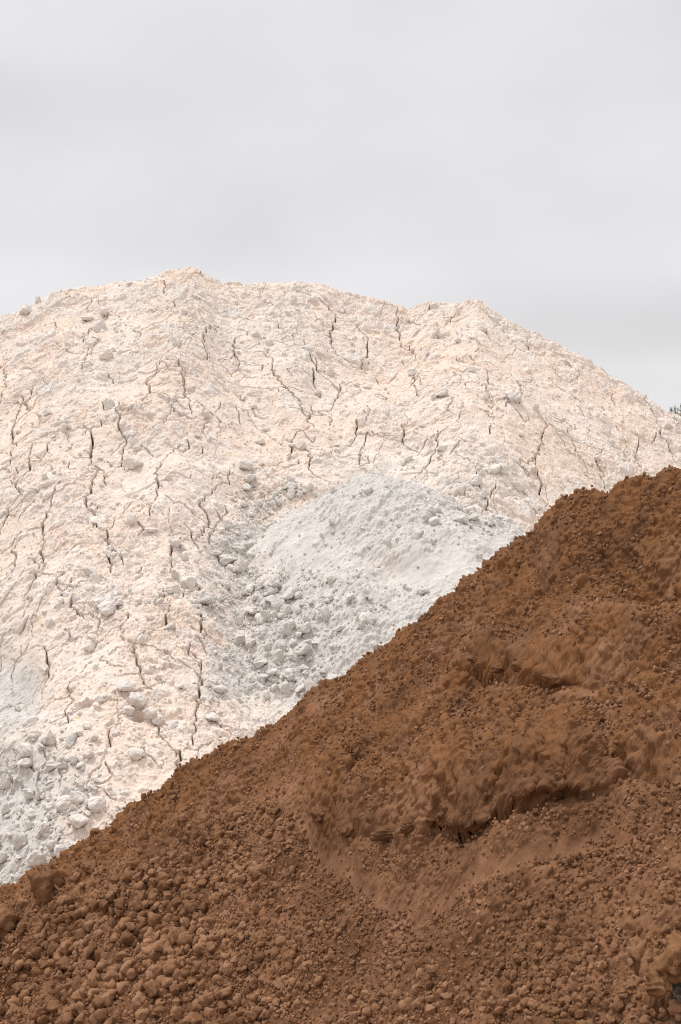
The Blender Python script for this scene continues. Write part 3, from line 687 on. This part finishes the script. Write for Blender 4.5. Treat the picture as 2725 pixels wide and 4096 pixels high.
HERO_CHALK = [
    (102, 1906, 54, 48, 'round grey boulder alone in the gravel at the lower left'),
    (524, 1290, 66, 44, 'largest grey stone of the pile on the left rim of the grey heap'),
    (514, 1250, 38, 28, 'grey stone on top of the pile at the left rim of the grey heap'),
    (497, 1275, 28, 26, 'small grey stone at the left end of the pile on the rim'),
    (548, 1262, 34, 30, 'grey stone in the right half of the pile on the rim'),
    (664, 1445, 62, 40, 'big crumbling grey lump in the middle of the rubble field'),
    (703, 1450, 30, 28, 'pale grey block to the right of the big crumbling lump'),
    (598, 1527, 40, 36, 'round grey stone at the upper end of the stone row above the brown edge'),
    (640, 1517, 56, 38, 'wide flat grey stone next to the round one above the stone row'),
    (605, 1562, 46, 26, 'flat grey stone below the round one above the brown edge'),
    (651, 1557, 30, 26, 'grey cobble in the middle of the heap of cobbles above the brown edge'),
    (692, 1587, 44, 30, 'cream tinted angular cobble by the dark gap above the brown edge'),
    (655, 1588, 34, 28, 'grey cobble left of the cream tinted one above the brown edge'),
    (678, 1563, 30, 22, 'grey cobble just above the cream tinted one'),
    (1106, 1282, 20, 14, 'small dark based stone alone on the smooth right flank of the grey heap'),
    (972, 1362, 32, 26, 'grey stone near the brown edge on the lower right of the grey heap'),
    (892, 1250, 24, 20, 'pale stone on the front of the grey heap above the slumped pit'),
    (765, 1203, 28, 18, 'angular stone on the left shoulder of the grey heap'),
    (1088, 1192, 34, 16, 'flat stone at the right upper rim of the grey heap'),
    (690, 1142, 28, 20, 'rounded stone at the upper left rim of the grey heap'),
    (640, 1345, 26, 20, 'grey stone on the upper part of the rubble field'),
    (120, 1762, 40, 30, 'grey stone among the rubble below the grey hollow'),
    (95, 1720, 34, 28, 'grey stone at the foot of the grey hollow'),
    (145, 1755, 30, 24, 'grey stone at the right side of the lower left rubble'),
]
HERO_SOIL = [
    (432, 2168, 52, 36, 'flat angular clod with a broken face in the lower middle of the clods'),
    (427, 2105, 34, 22, 'clod with a dark hollow under it alone on the fine brown soil'),
    (138, 2165, 50, 30, 'dark clod with a crumbled top at the left among the rounded clods'),
    (325, 2058, 34, 36, 'upright egg shaped clod above the dense clods at the left'),
    (296, 2022, 32, 26, 'rounded clod next to the taller clods at the left'),
    (267, 2028, 34, 26, 'squarish pale clod in the upper left field of clods'),
    (562, 2022, 26, 22, 'round clod alone at the right edge of the upper clod fan'),
    (590, 2005, 56, 28, 'long flat clod in the upper clod fan'),
    (648, 2175, 34, 30, 'rounded clod with a flat face standing right of the flat angular clod'),
    (692, 2172, 40, 28, 'pair-like broad clod in the middle of the lower slope'),
    (575, 2222, 30, 28, 'rounded clod near the bottom in the middle left'),
    (998, 2236, 36, 28, 'largest clod of the lower right middle with a pale top'),
    (945, 2320, 44, 36, 'rough wide clod at the bottom edge right of the middle'),
    (230, 2350, 52, 40, 'big clod cut by the bottom edge at the left'),
    (185, 2300, 48, 34, 'broad clod above the bottom edge at the left'),
    (140, 2290, 40, 44, 'steep sided clod in the lower left clods'),
    (250, 2290, 40, 34, 'faceted clod near the bottom left'),
    (370, 2330, 40, 26, 'flat clod just above the bottom edge at left of middle'),
    (1320, 2150, 36, 22, 'oblong smooth clod in the right hand clods'),
    (1283, 2140, 22, 20, 'rounded clod left of the oblong smooth one'),
    (1345, 2038, 28, 24, 'round clod on the rim of the swept sand at right'),
    (1535, 2240 - 90, 34, 28, 'rounded clod above the crusted boulder at the right edge'),
    (1465, 2200, 46, 40, 'wide knobbly clod left of the gap beside the crusted boulder'),
    (1440, 2300, 30, 26, 'rounded clod left of the dark hole at the lower right'),
    (1120, 1840, 26, 16, 'pale dusty stone showing in the broken edge of the upper soil mass'),
    (1085, 1858, 18, 26, 'narrow stone wedged in the broken edge of the upper soil mass'),
    (1105, 1863, 22, 14, 'flat dusty stone in the dark crevice of the soil edge'),
]
def place_hero(kind, mat, rnd, c, w, wd, ht, label, cat, base, sheet, y0, y1, sink=0.45, rough=0.06):
    x, y = march(base, c * DK, (w + ht * 0.30) * DK, y0, y1)
    dist = math.hypot(x, y)
    rx = wd * DK / FPX * dist / 2 * 1.08; rz = ht * DK / FPX * dist / 2 * 1.12
    r = max(rx, rz)
    z = float(sheet.height(np.array([x]), np.array([y]))[0])
    return single(kind, mat, rnd, (x, y + 0.15 * r, z + rz * (1.0 - sink)), 1.0, None, label, cat, squash=(rx, (rx + rz) / 2, rz), turn=(random.uniform(-.25, .25), random.uniform(-.3, .3), random.uniform(-.5, .5)), rough=rough)
def pale_base(x, y): return np.maximum(C.height(x, y), np.where((np.abs(x - gx0) < 3.3) & (y > 10.3) & (y < 17.5), K.height(x, y), -9))
class Pale:
    @staticmethod
    def height(x, y): return pale_base(x, y)
for c, w, a, b, lb in HERO_CLAY: place_hero('clay_boulder', M['lump'], 0.35, c, w, a, b, lb, 'boulder', pale_base, Pale, 9, 22.4)
for c, w, a, b, lb in HERO_CHALK: place_hero('chalk_boulder', M['stone'], 0.3, c, w, a, b, lb, 'boulder', pale_base, Pale, 9, 22.4)
for c, w, a, b, lb in HERO_SOIL: place_hero('large_clod', M['clod'], 0.45, c, w, a, b, lb, 'clod', B.height, B, 2.8, 9)

# pale stones of the clay heap
def den_clay(c, w, x, y):
    n = fbm(x / 0.8, y / 0.7, 2, 141)
    k = 0.10 + 0.55 * Z(c, w, 1060, 1085, 260, 55) + 0.40 * Z(c, w, 300, 1390, 280, 150) + 0.5 * Z(c, w, 220, 1720, 260, 120) + 0.22 * Z(c, w, 250, 1120, 250, 130) + 0.15 * Z(c, w, 450, 700, 500, 90) + 0.5 * Z(c, w, 40, 1760, 110, 120)
    q = np.array(CR, float)
    return np.clip(k * (0.75 + 2.2 * n), 0, 1) * (1 - 0.9 * Z(c, w, 60, 1960, 70, 60)) * sst(14, 50, w - np.interp(c, q[:, 0], q[:, 1]))
p1, r1 = scatter(11500, -7.7, 7.7, 11, 22, C, den_clay, 0.024, 0.120, 2.6, g, sink=0.75)
p2, r2 = scatter(25500, -7.7, 7.7, 11, 22, C, lambda c, w, x, y: np.clip(den_clay(c, w, x, y) * 1.3 + 0.15, 0, 1), 0.010, 0.030, 2.0, g, sink=0.7)
def lab_clay(c, w):
    if w < 1000: return 'small pale clay lump on the upper part of the cracked cream slope', 'pale lumps on the upper cream slope'
    if c > 780: return 'pale stone in the rubble band to the right of the grey heap', 'pale stones in the right rubble band'
    if w > 1640: return 'pale clay stone low on the cream slope near the brown soil edge', 'pale stones low on the cream slope'
    return 'pale clay lump on the left middle part of the cracked cream slope', 'pale lumps on the left cream slope'
settle('clay_lump', 'clay_rubble', np.concatenate([p1, p2]), np.concatenate([r1, r2]), M['lump'], 0.45, None, lab_clay, 'clay lump',
       'countless small crumbs of pale clay strewn over the cracked cream slope', 'clay rubble', 5, 265, behind_soil)
# grey stones of the chalk heap's rim, the rubble field and the lower left
def den_chalk(c, w, x, y):
    n = fbm(x / 0.45, y / 0.45, 2, 142)
    k = 0.9 * Z(c, w, 585, 1170, 45, 40) + 0.9 * Z(c, w, 640, 1130, 60, 25) + 0.8 * Z(c, w, 550, 1270, 60, 40) + 0.85 * Z(c, w, 590, 1375, 110, 55) + 0.9 * Z(c, w, 660, 1480, 90, 70) + 1.3 * Z(c, w, 690, 1565, 80, 45) + 0.6 * Z(c, w, 500, 1590, 30, 50) \
        + 0.35 * Z(c, w, 790, 1420, 110, 70) + 0.05 * Z(c, w, 900, 1200, 160, 80) + 0.9 * Z(c, w, 70, 1790, 110, 70) + 0.8 * Z(c, w, 40, 1960, 110, 60) + 0.6 * Z(c, w, 140, 1850, 90, 60) + 0.35 * Z(c, w, 1080, 1200, 70, 40)
    return np.clip(k * (0.8 + 1.6 * n), 0, 1)
p1, r1 = scatter(11000, -5, 4, 10.8, 17.5, Pale, den_chalk, 0.022, 0.10, 2.3, g, sink=0.35)
p2, r2 = scatter(38000, -5, 4, 10.8, 17.5, Pale, lambda c, w, x, y: np.clip(den_chalk(c, w, x, y) * 1.6 + 0.16 * Z(c, w, 720, 1400, 200, 170), 0, 1), 0.008, 0.028, 2.0, g, sink=0.4)
def lab_chalk(c, w):
    if c < 330: return 'grey chalk stone in the rubble at the lower left beside the brown soil', 'grey stones at the lower left'
    if w > 1500: return 'grey cobble in the pile of cobbles just above the brown soil edge', 'grey cobbles above the brown edge'
    if c > 760: return 'small grey stone on the face of the grey chalk heap', 'grey stones on the chalk heap'
    if w < 1230: return 'grey stone in the dark rubble along the upper left rim of the grey heap', 'grey stones on the upper rim'
    return 'grey stone in the rubble field left of the grey chalk heap', 'grey stones in the rubble field'
settle('chalk_stone', 'chalk_gravel', np.concatenate([p1, p2]), np.concatenate([r1, r2]), M['stone'], 0.35, None, lab_chalk, 'stone',
       'countless small grey gravel stones around the grey chalk heap', 'chalk gravel', 6, 275, behind_soil)
# brown clods
def sc_of(c, w): q = np.array(SC, float); return w - np.interp(c, q[:, 0], q[:, 1])
def tr_of(c, w): return np.exp(-((w - np.interp(c, trough_l[:, 0], trough_l[:, 1])) / 38) ** 2) * sst(620, 720, c) * sst(1500, 1300, c)
def den_soil(c, w, x, y):
    n = fbm(x / 0.35, y / 0.35, 3, 143)
    low = sst(-5, 30, sc_of(c, w))
    k = 0.05 + low * (0.42 + 0.6 * Z(c, w, 250, 2120, 330, 200) + 0.35 * Z(c, w, 700, 2260, 500, 110) + 0.5 * Z(c, w, 540, 1960, 180, 60) + 0.45 * Z(c, w, 1400, 2150, 200, 90) + 0.3 * Z(c, w, 1450, 1980, 150, 50) + 0.4 * Z(c, w, 1200, 2320, 300, 60))
    return np.clip(k * (0.75 + 1.7 * n), 0, 1) * (1 - 0.93 * tr_of(c, w)) * (1 - 0.7 * Z(c, w, 640, 1810, 70, 40))
def size_soil(c, w): return (0.54 + 0.46 * sst(900, 300, c)) * (0.62 + 0.38 * np.clip(Z(c, w, 200, 2180, 420, 230) + Z(c, w, 800, 2380, 600, 130) + 0.7 * Z(c, w, 1400, 2250, 250, 130), 0, 1))
p1, r1 = scatter(112000, -2.8, 3.2, 3.4, 8.3, B, den_soil, 0.0085, 0.047, 2.15, g, sink=0.15, size=size_soil)
p2, r2 = scatter(225000, -2.8, 3.2, 3.4, 8.3, B, lambda c, w, x, y: np.clip((den_soil(c, w, x, y) * 0.9 + (0.32 + 0.30 * sst(-5, 30, sc_of(c, w)) + 1.1 * fbm(x / 0.22, y / 0.22, 3, 144)) * (1 - Z(c, w, 1542, 2308, 70, 45)) * (1 - 0.8 * tr_of(c, w))) * (1 - 0.9 * Z(c, w, 1320, 1590, 90, 14)), 0, 1)
                 * ((c > -350) & (c < 2700) & (w < 2560)), 0.0040, 0.0125, 2.3, g, sink=0.45)
def lab_soil(c, w):
    if sc_of(c, w) < 5: return 'small brown clod on the compact upper part of the soil heap', 'clods on the upper soil'
    if c > 1000: return 'rounded brown clod on the lower right slope of the soil heap', 'clods on the lower right slope'
    if c < 480: return 'rounded brown clod in the dense field of clods at the lower left', 'clods at the lower left'
    return 'rounded brown clod on the middle lower slope of the soil heap', 'clods on the middle lower slope'
settle('soil_clod', 'soil_crumbs', np.concatenate([p1, p2]), np.concatenate([r1, r2]), M['clod'], 0.6, None, lab_soil, 'clod',
       'countless small crumbs of brown soil covering the front heap', 'soil crumbs', 8, 272)

# ------------------------------------------------------------------ big crusted lumps of the brown heap
def big_lump(name, c, w, wd, ht, mat, seed, label, cat, rnd=0.3, rough=0.09, sink=0.4, tone=0.2):
    x, y = march(B.height, c * DK, (w + ht * 0.3) * DK, 2.8, 9)
    dist = math.hypot(x, y); rx = wd * DK / FPX * dist / 2; rz = ht * DK / FPX * dist / 2
    v, f = rock(4, seed, rnd, cuts=16, rough=rough)
    v = v * np.array([rx, (rx + rz) / 2, rz]) * 1.08
    nr = v / np.linalg.norm(v, axis=1)[:, None]
    v = v + nr * (fbm(v[:, 0] * 26 + v[:, 2] * 9, v[:, 2] * 26 - v[:, 1] * 15, 4, seed, 0.6) * 0.12 * min(rx, rz) + np.abs(fbm(v[:, 0] * 70 + 3, v[:, 2] * 70 + v[:, 1] * 60, 3, seed + 5, 0.65)) * min(0.014, 0.2 * min(rx, rz)))[:, None]
    me = mesh_from(name, v, f, [mat], {'tint': np.full(len(v), tone)})
    o = obj(name, me); o.location = (x, y + 0.2 * rx, float(B.height(np.array([x]), np.array([y]))[0]) + rz * (1 - sink))
    return tag(o, label, cat), (x, y, rx, rz)
big_lump('soil_lump', 100, 2045, 96, 112, M['clod'], 301, 'large rounded lump of brown soil with the thin root beside it', 'soil lump', tone=0.5)
big_lump('soil_lump', 8, 2130, 90, 110, M['clod'], 302, 'large brown soil lump cut by the left edge of the picture', 'soil lump', tone=0.5)
big_lump('soil_lump', 208, 1998, 58, 34, M['clod'], 303, 'low wide soil lump behind the clods under the left brown edge', 'soil lump', tone=0.5)
big_lump('soil_lump', 85, 1985, 60, 30, M['clod'], 304, 'crumbly soil lump on the left brown edge above the root', 'soil lump', tone=0.5)
gl = random.Random(31)
for k, (c, up, wd, ht, lb) in enumerate(((1000, 18, 70, 44, 'rounded soil block at the left end of the dark crevice'), (1042, 30, 66, 50, 'soil block over the left part of the dark crevice'), (1085, 22, 50, 46, 'upright soil block at the middle of the dark crevice'),
        (1120, 34, 72, 54, 'large soil block overhanging the middle of the dark crevice'), (1165, 24, 62, 44, 'soil block over the right part of the dark crevice'), (1212, 26, 70, 40, 'long soil block near the right end of the dark crevice'), (1262, 24, 70, 34, 'low soil block at the right end of the dark crevice'),
        (905, 22, 90, 50, 'broad soil lump in the bulging slump left of the crevice'), (800, 20, 80, 46, 'soil lump on the left corner of the slumped mass'), (745, 30, 60, 40, 'small soil lump on the left edge of the slumped mass'), (950, 24, 60, 40, 'soil lump just left of the dark crevice'))):
    w = float(np.interp(c, np.array(SC)[:, 0], np.array(SC)[:, 1])) - up
    big_lump('soil_block', c, w, wd * 1.1, ht * 1.1, M['clod'], 320 + k, lb, 'soil block', tone=1.0, rnd=0.5, rough=0.12, sink=0.6)
for k, (c, w, wd, ht, lb) in enumerate(((1110, 1536, 70, 36, 'soil block at the left of the upper dark pocket'), (1165, 1540, 60, 36, 'soil block over the middle of the upper dark pocket'), (1215, 1552, 64, 40, 'soil block over the upper dark pocket beside the smooth ledge'), (1300, 1566, 100, 30, 'long low soil block above the smooth pale ledge'))):
    big_lump('soil_block', c, w, wd * 1.1, ht * 1.1, M['clod'], 340 + k, lb, 'soil block', tone=1.0, rnd=0.5, rough=0.12, sink=0.6)
x, y = march(B.height, 1545 * DK, 2250 * DK, 2.6, 9)
bz = float(B.height(np.array([x]), np.array([y]))[0])
bo = bpy.data.objects.new('crusted_boulder', None); COL.objects.link(bo); bo.location = (x, y, bz); bo.empty_display_size = 0.1
tag(bo, 'grey boulder with an ochre soil crust over a dark hole at the right edge', 'boulder')
def chunk(name, mat, seed, c, w, dy, sc_, rnd=0.2, rough=0.12, turn=(0, 0, 0)):
    """one piece of the boulder, centred on the line of sight of c, w at the boulder's distance"""
    v, f = rock(4, seed, rnd, cuts=13, rough=rough)
    v = v * np.array(sc_); nr = v / np.linalg.norm(v, axis=1)[:, None]
    v = v + nr * (fbm(v[:, 0] * 45 + v[:, 2] * 19, v[:, 2] * 45 - v[:, 1] * 25, 4, seed, 0.6) * 0.008)[:, None]
    o = obj(name, mesh_from(name, v, f, [mat]), bo); yy = y - 0.18 + dy; dd = ray(c * DK, w * DK)
    o.location = (dd[0] / dd[1] * yy - x, yy - y, EYE[2] + dd[2] / dd[1] * yy - bz); o.rotation_euler = turn
    return o
chunk('stone_core', M['rock'], 401, 1566, 2282, 0.03, (0.048, 0.06, 0.052), turn=(0.2, 0.5, 0.3))
chunk('soil_crust', M['crust'], 402, 1545, 2225, 0.05, (0.075, 0.08, 0.062), turn=(0.1, -0.6, 0.2))
chunk('soil_crust', M['crust'], 403, 1512, 2268, 0.00, (0.042, 0.045, 0.040), turn=(0.1, 0.3, 0.5))
chunk('soil_crust', M['crust'], 404, 1590, 2200, 0.08, (0.070, 0.08, 0.060), turn=(0.3, 0.3, 0.9))
for k, (c, w) in enumerate(((1530, 2318), (1540, 2326), (1522, 2322))):
    place_hero('stone_chip', M['stone'], 0.2, c, w, 9, 7, 'tiny whitish chip of stone in the dark hole under the crusted boulder', 'stone chip', B.height, B, 2.6, 9)['group'] = 'chips under the boulder'

# the thin root beside the large lump
def tube(pts, rads, sides=8):
    P = np.array(pts, float); n = len(P); co = []
    for i in range(n):
        t = P[min(i + 1, n - 1)] - P[max(i - 1, 0)]; t /= np.linalg.norm(t)
        u = np.cross(t, [0.1, 0.2, 1.0]); u /= np.linalg.norm(u); v = np.cross(t, u)
        for k in range(sides):
            a = 6.2832 * k / sides; co.append(P[i] + rads[i] * (math.cos(a) * u + math.sin(a) * v))
    fs = [[i * sides + k, i * sides + (k + 1) % sides, (i + 1) * sides + (k + 1) % sides, (i + 1) * sides + k] for i in range(n - 1) for k in range(sides)]
    return np.array(co), np.array(fs)
rp = [(106, 1992), (112, 2004), (119, 2020), (126, 2036), (136, 2048), (150, 2054), (166, 2060), (182, 2066), (194, 2071)]
q = []
for k, (c, w) in enumerate(rp):
    x, y = march(B.height, c * DK, (w + 3) * DK, 2.8, 9)
    up = 0.035 if k < 4 else 0.022
    q.append((x, y - (0.135, 0.135, 0.13, 0.125, 0.11, 0.085, 0.055, 0.03, 0.015)[k], 0)); dd = ray(c * DK, w * DK); yy = q[-1][1]
    q[-1] = (dd[0] / dd[1] * yy, yy, EYE[2] + dd[2] / dd[1] * yy)
qq = []
for a, b in zip(q[:-1], q[1:]):
    for t in (0, 0.33, 0.67): qq.append(tuple(np.array(a) * (1 - t) + np.array(b) * t + RNG.normal(0, 0.0012, 3)))
qq.append(q[-1])
rr = np.linspace(0.0075, 0.0035, len(qq)) * (1 + 0.25 * RNG.normal(size=len(qq)) * 0.6)
tag(obj('dry_root', mesh_from('dry_root', *tube(qq, rr), [M['root']])), 'thin dry root curling out of the large brown soil lump', 'root')

# ------------------------------------------------------------------ ground, far bank, weeds
gx = axis(-40, 40, 2.0, -6000, 6000, 1.25); GX2, GY2 = np.meshgrid(gx, gx + 20)
gz = GROUND + fbm(GX2 / 9, GY2 / 9, 3, 151) * 0.12 * np.exp(-(np.hypot(GX2, GY2 - 20) / 200) ** 2)
gs = Sheet(gx, gx + 20, lambda x, y: gz)
tag(obj('ground', mesh_from('ground', np.stack([GX2, GY2, gz], -1).reshape(-1, 3), gs.faces(), [M['earth']])), kind='structure')
def bank_base(x, y): return GROUND - 0.2 + 4.58 * np.exp(-((y - 28.8) / 4.5) ** 2) * sst(3.0, 5.6, x) * sst(34, 20, x) + fbm(x / 1.2, y / 1.2, 3, 152) * 0.05
bk = Sheet(np.arange(3, 34, 0.2), np.arange(20, 42, 0.2), bank_base); bk.finish(np.zeros(bk.X.shape), np.array([0, 0, 1.0]))
tag(obj('hill', mesh_from('hill', bk.P, bk.faces(), [M['bank']])), kind='structure')
def weed(x, y, h, stems, label, seed):
    g = random.Random(seed); z = float(bk.height(np.array([x]), np.array([y]))[0])
    root = bpy.data.objects.new('weed_plant', None); COL.objects.link(root); root.location = (x, y, z - 0.03); tag(root, label, 'weed', 'weeds behind the right slope')
    for s in range(stems):
        lean = g.uniform(-0.16, 0.16); hh = h * g.uniform(0.65, 1.0); bx = g.uniform(-0.10, 0.10); by = g.uniform(-0.1, 0.1)
        pts = [(bx + lean * hh * (t ** 1.5), by, hh * t) for t in np.linspace(0, 1, 7)]
        co, fs = tube(pts, np.linspace(0.012, 0.005, 7), 6)
        obj('stem', mesh_from('stem', co, fs, [M['stalk']]), root)
        lc, lf = [], []
        for k in range(12):                            # lance-shaped leaves all the way up
            t = g.uniform(0.12, 1.0); p = np.array([bx + lean * hh * t ** 1.5, by, hh * t]); a = g.uniform(0, 6.28); ln = g.uniform(0.07, 0.14) * (1.15 - 0.6 * t); up = g.uniform(0.5, 1.2)
            dv = np.array([math.cos(a), math.sin(a), up]); dv /= np.linalg.norm(dv); sv = np.cross(dv, [0, 0, 1.0]); sv /= np.linalg.norm(sv); dn = np.array([0, 0, -ln * 0.25])
            o = len(lc); wv = sv * ln * 0.16
            lc += [p, p + dv * ln * .5 + wv, p + dv * ln * .5 - wv, p + dv * ln + dn]; lf += [[o, o + 1, o + 3, o + 2]]
        obj('leaves', mesh_from('leaves', np.array(lc), np.array(lf), [M['leaf']]), root)
for k, (c, yy, h, st, lb) in enumerate(((668.5, 28.6, 0.32, 3, 'short slender weed farthest left behind the right end of the cream slope'),
                                        (673.5, 29.0, 0.36, 3, 'thin weed between the short weed and the tall bushy one on the right'),
                                        (678.0, 28.3, 0.46, 4, 'tall bushy weed at the right picture edge behind the cream slope'),
                                        (684.0, 28.8, 0.5, 4, 'leafy weed half cut by the right picture edge'))):
    weed((c - CX) / FPX * yy, yy, h, st, lb, 500 + k)
